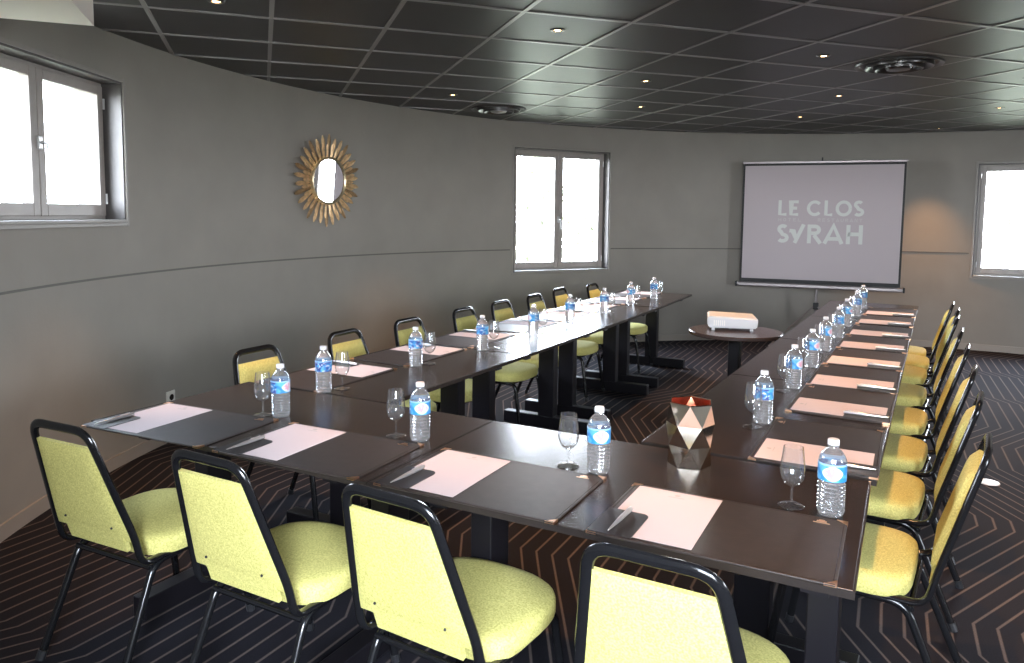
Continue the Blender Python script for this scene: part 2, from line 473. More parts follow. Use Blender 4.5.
# world: bright overcast sky, a little bluer overhead
W = bpy.data.worlds.new('sky'); S.world = W; W.use_nodes = True
nt = W.node_tree; bg = nt.nodes['Background']
tc = nt.nodes.new('ShaderNodeTexCoord'); sp = nt.nodes.new('ShaderNodeSeparateXYZ'); nt.links.new(tc.outputs['Generated'], sp.inputs[0])
rp = nt.nodes.new('ShaderNodeValToRGB'); nt.links.new(sp.outputs[2], rp.inputs['Fac'])
rp.color_ramp.elements[0].position = 0; rp.color_ramp.elements[0].color = (.95, .97, 1, 1)
rp.color_ramp.elements[1].position = .7; rp.color_ramp.elements[1].color = (.72, .84, 1, 1)
nt.links.new(rp.outputs['Color'], bg.inputs['Color'])
SKY = 33.; ADDED_LOBE = 60.
bg.inputs['Strength'].default_value = SKY
x = NX(nt); dt = nt.nodes.new('ShaderNodeVectorMath'); dt.operation = 'DOT_PRODUCT'      # added hazy-sun lobe behind the camera, aimed to brighten the near chair backs
nt.links.new(tc.outputs['Generated'], dt.inputs[0]); dt.inputs[1].default_value = Vector((.68, -.73, .40)).normalized()
mr = nt.nodes.new('ShaderNodeMapRange'); mr.interpolation_type = 'SMOOTHSTEP'
mr.inputs['From Min'].default_value = math.cos(math.radians(13)); mr.inputs['From Max'].default_value = math.cos(math.radians(3))
mr.inputs['To Min'].default_value = SKY; mr.inputs['To Max'].default_value = SKY+ADDED_LOBE
nt.links.new(dt.outputs['Value'], mr.inputs['Value']); nt.links.new(mr.outputs['Result'], bg.inputs['Strength'])

# ------------------------------------------------------------------ outside: ground and trees
bm = bmesh.new(); lathe(bm, [(0, 0), (60, 0), (60, -.2), (0, -.2)], 48)
g = struct('ground', bm, M['ground']); g.location = (CX, CY, -3)
def tree(x, y, h, r, label, conifer):
    t = thing('tree', label, 'tree', (x, y, -3), random.random()*6, 'trees outside the windows')
    bm = bmesh.new(); tube(bm, [(0, 0, 0), (.05, .03, h*.5), (0, 0, h*.9)], .12, .12, 8); obj('trunk', bm, M['bark'], t)
    bm = bmesh.new(); rn = random.Random(int(x*100+y))
    for i in range(420 if not conifer else 300):
        u = rn.random(); zz = h*(.28+.72*u)
        rr = r*((1-u)*1.0+.06) if conifer else r*math.sqrt(max(0, 1-(2*u-1)**2))*.95+.05
        a = rn.random()*2*PI; q = rr*math.sqrt(rn.random())
        c = Vector((q*math.cos(a), q*math.sin(a), zz)); s = .10+.12*rn.random()
        d1 = Vector([rn.uniform(-1, 1) for _ in range(3)]).normalized()*s; d2 = Vector([rn.uniform(-1, 1) for _ in range(3)]).normalized()*s
        vs = [bm.verts.new(c+k) for k in (d1, d2, -d1, -d2)]; bm.faces.new(vs)
    obj('foliage', bm, M['leaf'], t)
    return t
def out(px, dist):
    d = r2*((px-512)/745.195)+fw; d.z = 0; d.normalize(); return CL.x+d.x*dist, CL.y+d.y*dist
x, y = out(537, 21); tree(x, y, 7.2, 1.1, 'slim pale tree beyond the left pane of the window beside the mirror wall', True)
x, y = out(583, 19); tree(x, y, 4.2, 1.5, 'low bushy tree beyond the right pane of the window beside the mirror wall', False)
x, y = out(553, 27); tree(x, y, 5.5, 1.7, 'rounded tree between the two sashes of the window beside the mirror wall', False)
x, y = out(1022, 20); tree(x, y, 4.6, 1.4, 'bushy tree beyond the window to the right of the projection screen', False)

# ------------------------------------------------------------------ ceiling lamps and vents
def spot_fixture():
    t = thing('ceiling_spotlight', '', 'ceiling light')
    bm = bmesh.new(); lathe(bm, [(.024, .004), (.026, -.006), (.040, -.004), (.042, .0), (.040, .004)], 28); lathe(bm, [(.024, .004), (.040, .004)], 28)
    obj('trim_ring', bm, M['ventmetal'], t, True)
    bm = bmesh.new(); lathe(bm, [(0, -.002), (.018, -.002), (.024, .003), (0, .003)], 24); obj('lamp_lens', bm, M['bulb'], t)
    L = bpy.data.lights.new('halogen_beam', 'SPOT'); L.energy = SPOT_W; L.color = (1, .52, .21); L.spot_size = math.radians(66); L.spot_blend = .8; L.shadow_soft_size = .025
    lo = bpy.data.objects.new('halogen_beam', L); COL.objects.link(lo); lo.parent = t; lo.location = (0, 0, -.012)
    return t
SPOT_W = 86.
sp_cells = [(.5, .5, 'nearest lit spotlight in view, upper centre of the ceiling'), (3.5, .5, 'ceiling spotlight just left of the round air vent'),
            (6.6, .62, 'ceiling spotlight at the right edge beyond the round air vent'), (2.5, 2.5, 'ceiling spotlight in front of the far window, nearer of a pair'),
            (5.5, 2.5, 'ceiling spotlight above the projection screen, larger of a pair'), (8.5, 2.5, 'ceiling spotlight above the right window'),
            (.5, 4.5, 'small ceiling spotlight beside the far left air vent'), (3.5, 4.5, 'ceiling spotlight in front of the far window, farther of a pair'),
            (6.5, 4.5, 'small ceiling spotlight just above the left of the screen'), (9.88, 4.8, 'ceiling spotlight next to the wall right of the screen'),
            (-2.43, .62, 'ceiling spotlight at the top left edge of the picture'),
            (-.5, -1.5, ''), (2.5, -1.5, ''), (5.5, -1.5, ''), (8.5, -1.5, ''), (.5, -3.5, ''), (3.5, -3.5, ''), (6.5, -3.5, '')]
proto = spot_fixture()
for i, (v, u, lab) in enumerate(sp_cells):
    p = cellpos(v, u)
    spawn(proto, i == 0, (p.x, p.y, HC), 0, lab or 'recessed ceiling spotlight in a row outside the picture', 'recessed ceiling spotlights')
def vent(v, u, label, rc):
    p = cellpos(v, u); t = thing('ceiling_vent', label, 'vent', (p.x, p.y, HC), math.atan2(GV.y, GV.x), 'round ceiling air diffusers')
    obj('plate', B(-.288, .288, -.288, .288, -.008, .002, bev=.002), M['ventplate'], t)
    for k, (ra, rb, dz) in enumerate(((.235, .262, -.022), (.170, .205, -.034), (.105, .145, -.046))):
        bm = bmesh.new(); lathe(bm, [(rb, -.006), (rb+.004, dz*.5), (rb, dz), (rb-.006, dz), (ra, -.010), (ra, -.006), (rb, -.006)], 48)
        obj('ring', bm, M['ventmetal'], t, True)
    bm = bmesh.new(); lathe(bm, [(0, -.05), (.03, -.052), (.07, -.045), (.08, -.03), (.05, -.01), (0, -.008)], 32); obj('core', bm, M['steel'] if rc else M['ventmetal'], t, True)
vent(4.5, .5, 'round dark air diffuser in the ceiling above the right table row', False)
vent(1.5, 5.5, 'round air diffuser in the ceiling close to the left wall', True)

# ------------------------------------------------------------------ tables
TZ = .74
def table(L, Wd, label, loc, rz, group, inset=(.145, .10)):
    """long side along local X, depth along Y, centre at loc"""
    t = thing('meeting_table', label, 'table', (*loc, 0), rz, group)
    e = .004
    bm = B(-L/2+e, L/2-e, -Wd/2+e, Wd/2-e, TZ-.019, TZ, bev=.0015); top = obj('tabletop', bm, M['tabletop'], t)
    bm = bmesh.new()
    a, b = L/2, Wd/2
    for q in ((-a, a, -b, -b+e), (-a, a, b-e, b), (-a, -a+e, -b+e, b-e), (a-e, a, -b+e, b-e)):
        box(bm, *q, TZ-.0185, TZ-.0008)
    obj('edge_band', bm, M['edge'], top)
    bm = bmesh.new()
    for s in (-1, 1): box(bm, -L/2+.10, L/2-.10, s*.20-.012, s*.20+.012, TZ-.060, TZ-.019)
    obj('rail', bm, M['post'], t)
    for s in (-1, 1):
        x = s*(L/2-inset[(s+1)//2])
        obj('post', B(x-.038, x+.038, -.06, .06, .085, TZ-.060, bev=.004), M['post'], t)
        obj('foot', B(x-.036, x+.036, -Wd/2+.03, Wd/2-.03, .004, .088, bev=.005), M['post'], t)
        obj('crossbeam', B(x-.03, x+.03, -Wd/2+.07, Wd/2-.07, TZ-.060, TZ-.019), M['post'], t)
        bm = bmesh.new()
        for k in (-1, 1): box(bm, min(s*(L/2-.028), s*(L/2-.001)), max(s*(L/2-.028), s*(L/2-.001)), k*.30-.02, k*.30+.02, TZ-.029, TZ-.0197)
        obj('connector_plate', bm, M['steel'], t)
    return t
NR = math.radians(1.7)
def nearpt(s, v):   # s: distance to the left of the right corner, v: depth into the row
    return (.013-s*math.cos(NR)-v*math.sin(NR), .018-s*math.sin(NR)+v*math.cos(NR))
LN, WN = 1.30, .755
table(LN-.004, WN, 'dark table at the near right corner of the U, with the faceted lantern', nearpt(LN/2, WN/2), NR, 'dark meeting tables', (.20, .085))
table(LN-.004, WN, 'dark table at the near left corner of the U, beside the curved wall', nearpt(LN*1.5, WN/2), NR, 'dark meeting tables', (.20, .20))
WR = .742; RY0 = .784; LR = 1.308
for k in range(4):
    table(LR-.004, WR, 'dark table in the right arm of the U, %s from the camera' % ORD[k], (-WR/2+.002, RY0+LR*(k+.5)), PI/2, 'dark meeting tables')
LX = [(-1.822, .716), (-1.845, 1.97), (-1.885, 3.24), (-1.935, 4.51), (-2.01, 5.78)]
for k in range(4):
    a, b = Vector(LX[k]), Vector(LX[k+1]); d = (b-a).normalized(); n = Vector((-d.y, d.x))
    c = (a+b)/2+n*(WR/2); 
    table((b-a).length-.016, WR, 'dark table in the left arm of the U, %s from the camera' % ORD[k], (c.x, c.y), math.atan2(d.y, d.x), 'dark meeting tables', (.165, (.17, .17, .14, .12)[k]))

# ------------------------------------------------------------------ chairs
def make_chair():
    t = thing('banquet_chair', '', 'chair')
    me = M['chairmetal']
    # back hoop: lower ends bend forward under the seat
    w0, w1 = .197, .134; zt_, yt_ = .842, -.385
    bm = bmesh.new()
    pth = [(-w0+.01, .02, .379), (-w0, -.255, .379), (-w0, -.275, .47), (-w1, yt_, zt_), (w1, yt_, zt_), (w0, -.275, .47), (w0, -.255, .379), (w0-.01, .02, .379)]
    tube(bm, fillet(pth, [0, .05, .05, .055, .055, .05, .05, 0], 7), .0105, .0155, 12, up=Vector((0, 1, 0)))
    obj('back_frame', bm, me, t, True)
    # upholstered back panel, leaning with the hoop
    def backpt(x, z, off):   # on the plane of the hoop
        k = (z-.47)/(zt_-.47); return Vector((x, -.275+(yt_+.275)*k, z))+Vector((0, .968*off, .25*off))
    bm = bmesh.new()
    zt, zb2 = .786, .462; n = 14; rows = []
    for j in range(n+1):
        z = zb2+(zt-zb2)*j/n; k = (z-.47)/(zt_-.47); hx = (w0+(w1-w0)*k)-.014
        row_b = []; row_f = []
        for i in range(13):
            s = -1+2*i/12; x = hx*s
            edge = min(1, (1-abs(s))*5, j/n*7+.0, (n-j)/n*9); edge = max(0, edge); puff = math.sqrt(edge)
            row_f.append(bm.verts.new(backpt(x, z, .006+.022*puff))); row_b.append(bm.verts.new(backpt(x, z, -.006-.006*puff)))
        rows.append((row_f, row_b))
    for j in range(n):
        for side in (0, 1):
            a, b = rows[j][side], rows[j+1][side]
            for i in range(12): bm.faces.new((a[i], a[i+1], b[i+1], b[i]))
        for i in (0, 12): bm.faces.new((rows[j][0][i], rows[j+1][0][i], rows[j+1][1][i], rows[j][1][i]))
    for j in (0, n):
        for i in range(12): bm.faces.new((rows[j][0][i], rows[j][0][i+1], rows[j][1][i+1], rows[j][1][i]))
    br = obj('backrest', bm, M['fabric'], t, True)
    bm = bmesh.new(); f0 = [backpt(x, z, o) for x, z in ((-.135, .485), (.150, .485), (.150, .420), (-.13, .420)) for o in (-.010, .004)]
    vs = [bm.verts.new(p) for p in f0]
    for q in ((0, 2, 4, 6), (1, 3, 5, 7), (0, 1, 3, 2), (2, 3, 5, 4), (4, 5, 7, 6), (6, 7, 1, 0)): bm.faces.new([vs[i] for i in q])
    obj('lower_flap', bm, M['fabric'], br)
    for sx in (-1, 1):
        bm = bmesh.new(); bmesh.ops.create_uvsphere(bm, u_segments=8, v_segments=6, radius=.0042)
        o = obj('screw', bm, M['screw'], br, True, Matrix.Translation(backpt(sx*.115, .505, -.0135)))
    # seat cushion: straight sides, bowed front
    bm = bmesh.new()
    N = 40; out_ = []
    for i in range(N):
        a = 2*PI*i/N; ca, sa = math.cos(a), math.sin(a)
        ex = 5 if sa < 0 else 2.7
        x = math.copysign(abs(ca)**(2/ex), ca)*(.224+.008*sa); y = math.copysign(abs(sa)**(2/ex), sa)
        y = y*.200-.008 if sa > 0 else y*.205-.008
        out_.append((x, y))
    def seat_ring(sc, z): return [bm.verts.new((x*sc, (y+.0)*sc, z)) for x, y in out_]
    rings = [seat_ring(s, z) for s, z in ((.92, .378), (.98, .380), (1.0, .390), (1.0, .418), (.985, .431), (.94, .440), (.82, .446), (.55, .450), (.25, .452))]
    for a, b in zip(rings, rings[1:]):
        for i in range(N): bm.faces.new((a[i], a[(i+1) % N], b[(i+1) % N], b[i]))
    bm.faces.new(rings[0][::-1]); bm.faces.new(rings[-1])
    obj('seat', bm, M['fabric'], t, True)
    # legs: each one runs from under the seat, bends and goes to the floor
    for sx in (-1, 1):
        bm = bmesh.new(); tube(bm, fillet([(sx*.180, .02, .364), (sx*.184, -.200, .363), (sx*.198, -.350, .008)], .05, 7), .0130, .0130, 12)
        l = obj('leg', bm, me, t, True)
        bm = bmesh.new(); tube(bm, [(sx*.1965, -.342, .03), (sx*.1985, -.353, .001)], .0155, .0155, 10); obj('foot_cap', bm, M['blackplastic'], l)
        bm = bmesh.new(); tube(bm, fillet([(sx*.178, .02, .364), (sx*.178, .150, .363), (sx*.196, .205, .008)], .045, 7), .0130, .0130, 12)
        l = obj('leg', bm, me, t, True)
        bm = bmesh.new(); tube(bm, [(sx*.195, .202, .03), (sx*.197, .2065, .001)], .0155, .0155, 10); obj('foot_cap', bm, M['blackplastic'], l)
    for y, z in ((-.215, .350), (.12, .362)):
        bm = bmesh.new(); tube(bm, [(-.185, y, z), (.185, y, z)], .0095, .0095, 10); obj('stretcher', bm, me, t, True)
    return t
chair = make_chair()
first = True
near_ch = [(-2.272, .02, 4), (-1.600, .055, 1), (-.985, .10, -2), (-.345, .115, 1)]
near_lab = ['chair at the left end of the near row, back half in shade', 'chair, second from the left in the near row', 'chair, third from the left in the near row',
            'chair at the right end of the near row, legs out of view']
for (x, y, a), lb in zip(near_ch, near_lab):
    spawn(chair, first, (x, y, 0), math.radians(a), 'yellow-green '+lb, 'yellow-green padded banquet chairs'); first = False
for k, y in enumerate((1.03, 1.70, 2.30, 2.98, 3.52, 4.12, 4.75, 5.40)):
    spawn(chair, False, (-2.50-.006*k-(.062 if k == 6 else 0), y-.04, 0), -PI/2+math.radians((2, 3, 1, 2, 0, 2, 1, 2)[k]), 'yellow-green chair along the left arm by the wall, %s from the camera' % ORD[k], 'yellow-green padded banquet chairs').scale = (1, 1, .972)
for k, y in enumerate((1.02, 1.69, 2.31, 2.97, 3.66, 4.35, 4.88, 5.34)):
    x = (-.095, -.088, -.085, -.092, -.105, -.112, -.100, -.128)[k]
    spawn(chair, False, (x, y, 0), PI/2+math.radians((-3, -4, -4, -3, -3, -3, -2, -2)[k]), 'yellow-green padded chair along the right arm of the U, %s from the camera' % ORD[k], 'yellow-green padded banquet chairs')

# ------------------------------------------------------------------ place settings
def make_pad():
    t = thing('desk_pad', '', 'desk pad')
    obj('mat', B(-.285, .285, -.19, .19, 0, .004, bev=.0015), M['leather'], t)
    bm = bmesh.new(); tube(bm, [(-.282, -.187, .0035), (.282, -.187, .0035)], .0042, .0032, 8); obj('front_edge', bm, M['leather'], t, True)
    bm = bmesh.new()
    for q in ((-.277, .277, .1815, .1825), (-.277, .277, -.1815, -.1805), (-.278, -.277, -.18, .182), (.277, .278, -.18, .182)): box(bm, *q, .0038, .0044)
    obj('stitching', bm, M['edge'], t)
    for sx in (-1, 1):
        for sy in (-1, 1):
            bm = bmesh.new(); pts = [(0, 0), (-.026, 0), (0, -.026)]
            pts = [(sx*(.2855+p[0]), sy*(.1905+p[1])) for p in pts]
            if sx*sy < 0: pts = pts[::-1]
            prism(bm, pts, -.0002+.0003, .0062 if sy < 0 else .0052); obj('corner', bm, M['brass'], t)
    pts = [(-.284, -.186), (-.172, -.186), (-.172, -.045)]+[(-.192+.02*math.cos(a_), -.045+.02*math.sin(a_)) for a_ in [PI/2*i/6 for i in range(7)]]+[(-.284, -.025)]
    bm = bmesh.new(); prism(bm, pts, .0062, .0078); prism(bm, [(-.284, -.186), (-.172, -.186), (-.172, -.182), (-.284, -.182)], .003, .0062)
    obj('pen_pocket', bm, M['pocket'], t)
    bm = bmesh.new()
    box(bm, .205, .245, .150, .153, .0038, .0046); box(bm, .213, .237, .157, .166, .0038, .0046); box(bm, .218, .232, .168, .172, .0038, .0046)
    obj('emblem', bm, M['brass'], t)
    return t
def make_paper():
    t = thing('paper_sheet', '', 'paper')
    obj('sheet', B(-.117, .117, -.172, .172, 0, .0010), M['paper'], t)
    bm = bmesh.new(); bmesh.ops.create_cone(bm, cap_ends=True, segments=14, radius1=.008, radius2=.008, depth=.0002, matrix=Matrix.Translation((0, .145, .0013)))
    box(bm, -.022, .022, .128, .131, .0012, .0014)
    obj('letterhead', bm, M['ink'], t)
    return t
def make_pen():
    t = thing('pen', '', 'pen')
    bm = bmesh.new(); lathe(bm, [(0, -.082), (.0014, -.081), (.0030, -.060), (.0062, .0), (.0068, .06), (.0060, .078), (0, .080)], 12)
    obj('barrel', bm, M['silver'], t, True, Matrix.Rotation(-PI/2, 4, 'X'))
    obj('clip', B(-.0012, .0012, .02, .062, .0062, .0085), M['silver'], t)
    return t
def make_glass():
    t = thing('wine_glass', '', 'glass')
    bm = bmesh.new(); lathe(bm, [(0, 0), (.033, 0), (.034, .0015), (.030, .0035), (.012, .006), (.0045, .011), (0, .011)], 32); obj('foot', bm, M['glass'], t, True)
    bm = bmesh.new(); lathe(bm, [(0, .0105), (.0045, .0105), (.0036, .02), (.0034, .045), (.0042, .055), (0, .0555)], 16); obj('stem', bm, M['glass'], t, True)
    o = [(.0, .0545), (.008, .0555), (.020, .064), (.029, .078), (.0325, .093), (.0328, .105), (.031, .125), (.028, .147), (.0255, .166)]
    i = [(.0245, .166), (.0268, .147), (.0297, .125), (.0314, .105), (.0311, .093), (.0277, .079), (.019, .0665), (.008, .0595), (0, .0585)]
    bm = bmesh.new(); lathe(bm, o+i, 36); obj('bowl', bm, M['glass'], t, True)
    return t
def make_bottle():
    t = thing('water_bottle', '', 'bottle')
    prof = [(0, .006), (.016, .005), (.024, 0), (.030, .002), (.0335, .010)]
    z = .014
    for k in range(7):
        prof += [(.0350, z), (.0350, z+.0035), (.0315, z+.0065), (.0315, z+.008)]; z += .0112
    prof += [(.0335, .094), (.0352, .098), (.0352, .142), (.0345, .150), (.030, .162), (.022, .173), (.0140, .180), (.0125, .183), (.0125, .186), (.0155, .1865), (.0155, .1885), (.0120, .189), (.0120, .194), (0, .194)]
    bm = bmesh.new(); lathe(bm, prof, 32); obj('body', bm, M['water'], t, True)
    bm = bmesh.new(); lathe(bm, [(.0361, .097), (.0361, .143), (.0355, .143), (.0355, .097), (.0361, .097)], 40); obj('label_wrap', bm, M['label'], t, True)
    bm = bmesh.new(); lathe(bm, [(.0124, .1892), (.0146, .1892), (.0148, .201), (.0134, .2035), (0, .2040), (0, .1945), (.0124, .1945), (.0124, .1892)], 24); obj('cap', bm, M['cap'], t, True)
    return t
pad, paper, pen, glass, bottle = make_pad(), make_paper(), make_pen(), make_glass(), make_bottle()
first = True
def setting(cx, cy, rz, where, bot, gl, brot, prz=0., po=(0, 0)):
    global first
    a = rz; c, s = math.cos(a), math.sin(a)
    def w(lx, ly): return (cx+lx*c-ly*s, cy+lx*s+ly*c)
    z = TZ+.0006
    spawn(pad, first, (cx, cy, z), a, 'brown desk pad '+where, 'brown desk pads')
    x, y = w(-.146, .002); spawn(paper, first, (x, y, z+.0049), a, 'pinkish paper sheet '+where, 'paper sheets on the pads')
    x, y = w(-.228, -.100); spawn(pen, first, (x, y, z+.0078+.0069), a+math.radians(-2), 'silver pen '+where, 'silver pens')
    spawn(bottle, first, (bot[0], bot[1], TZ+.0005), brot, 'clear water bottle '+where, 'water bottles')
    spawn(glass, first, (gl[0], gl[1], TZ+.0005), 0, 'empty wine glass '+where, 'stemmed wine glasses')
    first = False
near_set = [(-2.262, .088, 5.5, (-2.032, .350), (-2.105, .328), 'at the near left end of the U'),
            (-1.622, .137, 4., (-1.399, .389), (-1.499, .382), 'at the second place from the left on the near edge'),
            (-.976, .172, 2.2, (-.743, .415), (-.845, .416), 'at the third place from the left on the near edge'),
            (-.317, .193, 2.2, (-.087, .438), (-.186, .442), 'at the near right corner of the U')]
for i, (x, y, a, b_, g_, wh) in enumerate(near_set):
    # label faces the camera
    br = math.atan2(CL.y-b_[1], CL.x-b_[0])+PI/2+(.9, .2, .25, .05)[i]
    setting(x, y, math.radians(a), wh, b_, g_, br, math.radians((3, 2, 1, 0)[i]))
by = (1.25, 1.925, 2.49, 3.05, 3.63, 4.21, 4.88, 5.50)
pyr = (1.069, 1.766, 2.32, 2.91, 3.50, 4.08, 4.72, 5.33)
for k in range(8):
    br = random.uniform(-.5, 1.5)+PI/2
    b_ = (-.420+random.uniform(-.006, .006), by[k])
    setting(-.192+.003*(k % 2), pyr[k], PI/2+math.radians((1.5, 0, .5, -.5, .5, 0, .5, 0)[k]), 'on the right arm of the U, %s place from the camera' % ORD[k], b_, (b_[0]-.022-.006*(k % 3), b_[1]-.075), br)
bl = [(-2.168, .722), (-2.174, 1.388), (-2.125, 1.955), (-2.13, 2.59), (-2.19, 3.27), (-2.18, 3.89), (-2.20, 4.54), (-2.19, 5.13)]
pyl = (.985, 1.64, 2.25, 2.90, 3.54, 4.15, 4.79, 5.39)
for k in range(8):
    b_ = bl[k]; br = math.atan2(CL.y-b_[1], CL.x-b_[0])+PI/2+random.uniform(-2.6, 2.6)
    setting(-2.385-.012*k, pyl[k], -PI/2+math.radians((2, 1, 2, 2, 2, 2, 3, 3)[k]), 'on the left arm of the U, %s place from the camera' % ORD[k], b_, (b_[0]+.02, b_[1]+.095), br, math.radians(2))

# ------------------------------------------------------------------ faceted lantern
t = thing('faceted_lantern', 'faceted polished metal lantern with copper inside on the near right table', 'lantern', (-.527, .640, TZ+.0005), math.radians(15))
bm = bmesh.new(); n = 6
lv = [(0, .068, 0), (.5, .073, .067), (0, .075, .133), (.5, .072, .200)]
rings = [[bm.verts.new((r_*math.cos(2*PI*(i+o)/n), r_*math.sin(2*PI*(i+o)/n), z)) for i in range(n)] for o, r_, z in lv]
for k in range(3):
    a, b = rings[k], rings[k+1]; up_ = lv[k][0] == 0
    for i in range(n):
        j = (i+1) % n
        if up_: bm.faces.new((a[i], a[j], b[i])); bm.faces.new((a[j], b[j], b[i]))
        else: bm.faces.new((a[i], a[j], b[j])); bm.faces.new((a[i], b[j], b[i]))
bm.faces.new(rings[0][::-1])
obj('shell', bm, M['goldsilver'], t)
bm = bmesh.new()
rings = [[bm.verts.new((r_*.955*math.cos(2*PI*(i+o)/n), r_*.955*math.sin(2*PI*(i+o)/n), z+.002*(k < 3))) for i in range(n)] for k, (o, r_, z) in enumerate(lv)]
for k in range(3):
    a, b = rings[k], rings[k+1]; up_ = lv[k][0] == 0
    for i in range(n):
        j = (i+1) % n
        if up_: bm.faces.new((a[i], a[j], b[i])); bm.faces.new((a[j], b[j], b[i]))
        else: bm.faces.new((a[i], a[j], b[j])); bm.faces.new((a[i], b[j], b[i]))
bm.faces.new(rings[0])
obj('copper_lining', bm, M['copper'], t)
bm = bmesh.new(); top = lv[3]
tube(bm, [(top[1]*.978*math.cos(2*PI*(i+.5)/n), top[1]*.978*math.sin(2*PI*(i+.5)/n), .2005) for i in range(n)], .0022, .0022, 6, closed=True)
obj('rim', bm, M['goldsilver'], t)

# ------------------------------------------------------------------ round table with projector
rc = (-1.07, 3.60)
t = thing('round_side_table', 'round dark pedestal table in the middle of the U holding the white projector', 'table', (*rc, 0), 0)
bm = bmesh.new(); lathe(bm, [(0, .705), (.308, .705), (.316, .710), (.316, .728), (.312, .733), (0, .733)], 64); obj('tabletop', bm, M['roundtop'], t, True)
obj('column', B(-.04, .04, -.04, .04, .03, .705, bev=.012), M['post'], t)
bm = bmesh.new(); lathe(bm, [(0, .004), (.25, .004), (.25, .014), (.08, .03), (0, .03)], 48); obj('base', bm, M['post'], t, True)
t = thing('projector', 'white box-shaped projector on the round table', 'projector', (-1.115, 3.66, .733), math.radians(20))
pf = [(-.165, -.09), (.165, -.09), (.155, .09), (-.155, .09)]
bm = bmesh.new()
lo = [bm.verts.new((x, y, .018)) for x, y in pf]; hi = [bm.verts.new((x*1.03, y*1.05, z)) for (x, y), z in zip(pf, (.100, .088, .104, .114))]
bm.faces.new(lo[::-1]); bm.faces.new(hi)
for i in range(4): bm.faces.new((lo[i], lo[(i+1) % 4], hi[(i+1) % 4], hi[i]))
bmesh.ops.bevel(bm, geom=list(bm.edges), offset=.008, segments=3, affect='EDGES')
obj('body', bm, M['whiteplastic'], t, True)
bm = bmesh.new()
for k in range(6): box(bm, -.13+.014*k, -.123+.014*k, -.0945, -.0925, .035, .072)
obj('vent_grille', bm, M['outlet'], t)
bm = bmesh.new(); lathe(bm, [(0, 0), (.026, 0), (.028, .012), (.02, .02), (0, .02)], 24); obj('lens', bm, M['blackplastic'], t, True, Matrix.Translation((.10, .098, .07)) @ Matrix.Rotation(-PI/2, 4, 'X'))
for sx, sy in ((-1, -1), (1, -1), (0, 1)):
    bm = bmesh.new(); lathe(bm, [(0, 0), (.012, 0), (.010, .02), (0, .02)], 14); obj('foot', bm, M['whiteplastic'], t, True, Matrix.Translation((sx*.13, sy*.065, .0)))

# ------------------------------------------------------------------ projection screen
sa = Vector((-1.922, 7.450, 0)); sb = Vector((-.217, 7.688, 0)); sd = (sb-sa); SW = sd.length; ang = math.atan2(sd.y, sd.x); sc = (sa+sb)/2
t = thing('projection_screen', 'tripod projection screen showing a pale two-line logo before the far wall', 'screen', (sc.x, sc.y, 0), ang)
h = SW/2; zb, zt = .757, 2.162
obj('border', B(-h, h, -.002, .002, zb, zt), M['screenframe'], t)
surf = obj('screen_fabric', B(-h+.022, h-.022, -.0035, -.0022, zb+.045, zt-.035), M['screen'], t)
obj('top_bar', B(-h-.008, h+.008, -.012, .014, zt-.012, zt+.014, bev=.004), M['screencase'], t)
bm = B(-h-.03, h+.03, -.035, .035, zb-.052, zb+.002, bev=.014); cs = obj('roller_case', bm, M['screencase'], t)
for sx in (-1, 1): obj('end_cap', B(sx*(h+.036)-.010, sx*(h+.036)+.010, -.037, .037, zb-.055, zb+.005, bev=.006), M['blackplastic'], cs)
bm = bmesh.new(); tube(bm, [(0, .045, .30), (0, .045, zt+.03)], .014, .014, 12); obj('pole', bm, M['screencase'], t, True)
bm = bmesh.new(); tube(bm, fillet([(0, .045, zt+.02), (0, .0, zt+.055), (0, -.01, zt+.015)], .03), .007); obj('hook', bm, M['blackplastic'], t, True)
obj('leg_hub', B(-.03, .03, .02, .07, .46, .54, bev=.008), M['blackplastic'], t)
for a in (205, 325, 85):
    d = Vector((math.cos(math.radians(a)), math.sin(math.radians(a)), 0))*(.56 if a != 85 else .34)
    bm = bmesh.new(); tube(bm, [(0+d.x*.03, .045+d.y*.03, .50), (d.x, .045+d.y, .016)], .011, .008, 8); l = obj('leg', bm, M['screencase'], t, True)
    bm = bmesh.new(); tube(bm, [(d.x*.98, .045+d.y*.98, .03), (d.x*1.02, .045+d.y*1.02, .014)], .013, .013, 8); obj('rubber_foot', bm, M['blackplastic'], l)
# lettering built from strokes, local x to the right, z up
def stroke(bm, pts, w, y=-.0045):
    pts = [Vector((p[0], p[1])) for p in pts]; L_, R_ = [], []
    for i, p in enumerate(pts):
        d = (pts[min(i+1, len(pts)-1)]-pts[max(i-1, 0)]).normalized(); n_ = Vector((-d.y, d.x))*w/2
        if 0 < i < len(pts)-1:
            d1 = (p-pts[i-1]).normalized(); k = abs(d1.dot(d)); n_ /= max(k, .55)
        L_.append(p+n_); R_.append(p-n_)
    out_ = L_+R_[::-1]
    a = [bm.verts.new((q.x, y, q.y)) for q in out_]; b = [bm.verts.new((q.x, y+.001, q.y)) for q in out_]
    n_ = len(out_); m_ = len(pts)
    for i in range(m_-1):
        bm.faces.new((a[i], a[i+1], a[n_-2-i], a[n_-1-i])); bm.faces.new((b[i], b[i+1], b[n_-2-i], b[n_-1-i]))
    for i in range(n_): bm.faces.new((a[i], a[(i+1) % n_], b[(i+1) % n_], b[i]))
def arc(cx, cy, rx, ry, a0, a1, n=18): return [(cx+rx*math.cos(math.radians(a0+(a1-a0)*i/n)), cy+ry*math.sin(math.radians(a0+(a1-a0)*i/n))) for i in range(n+1)]
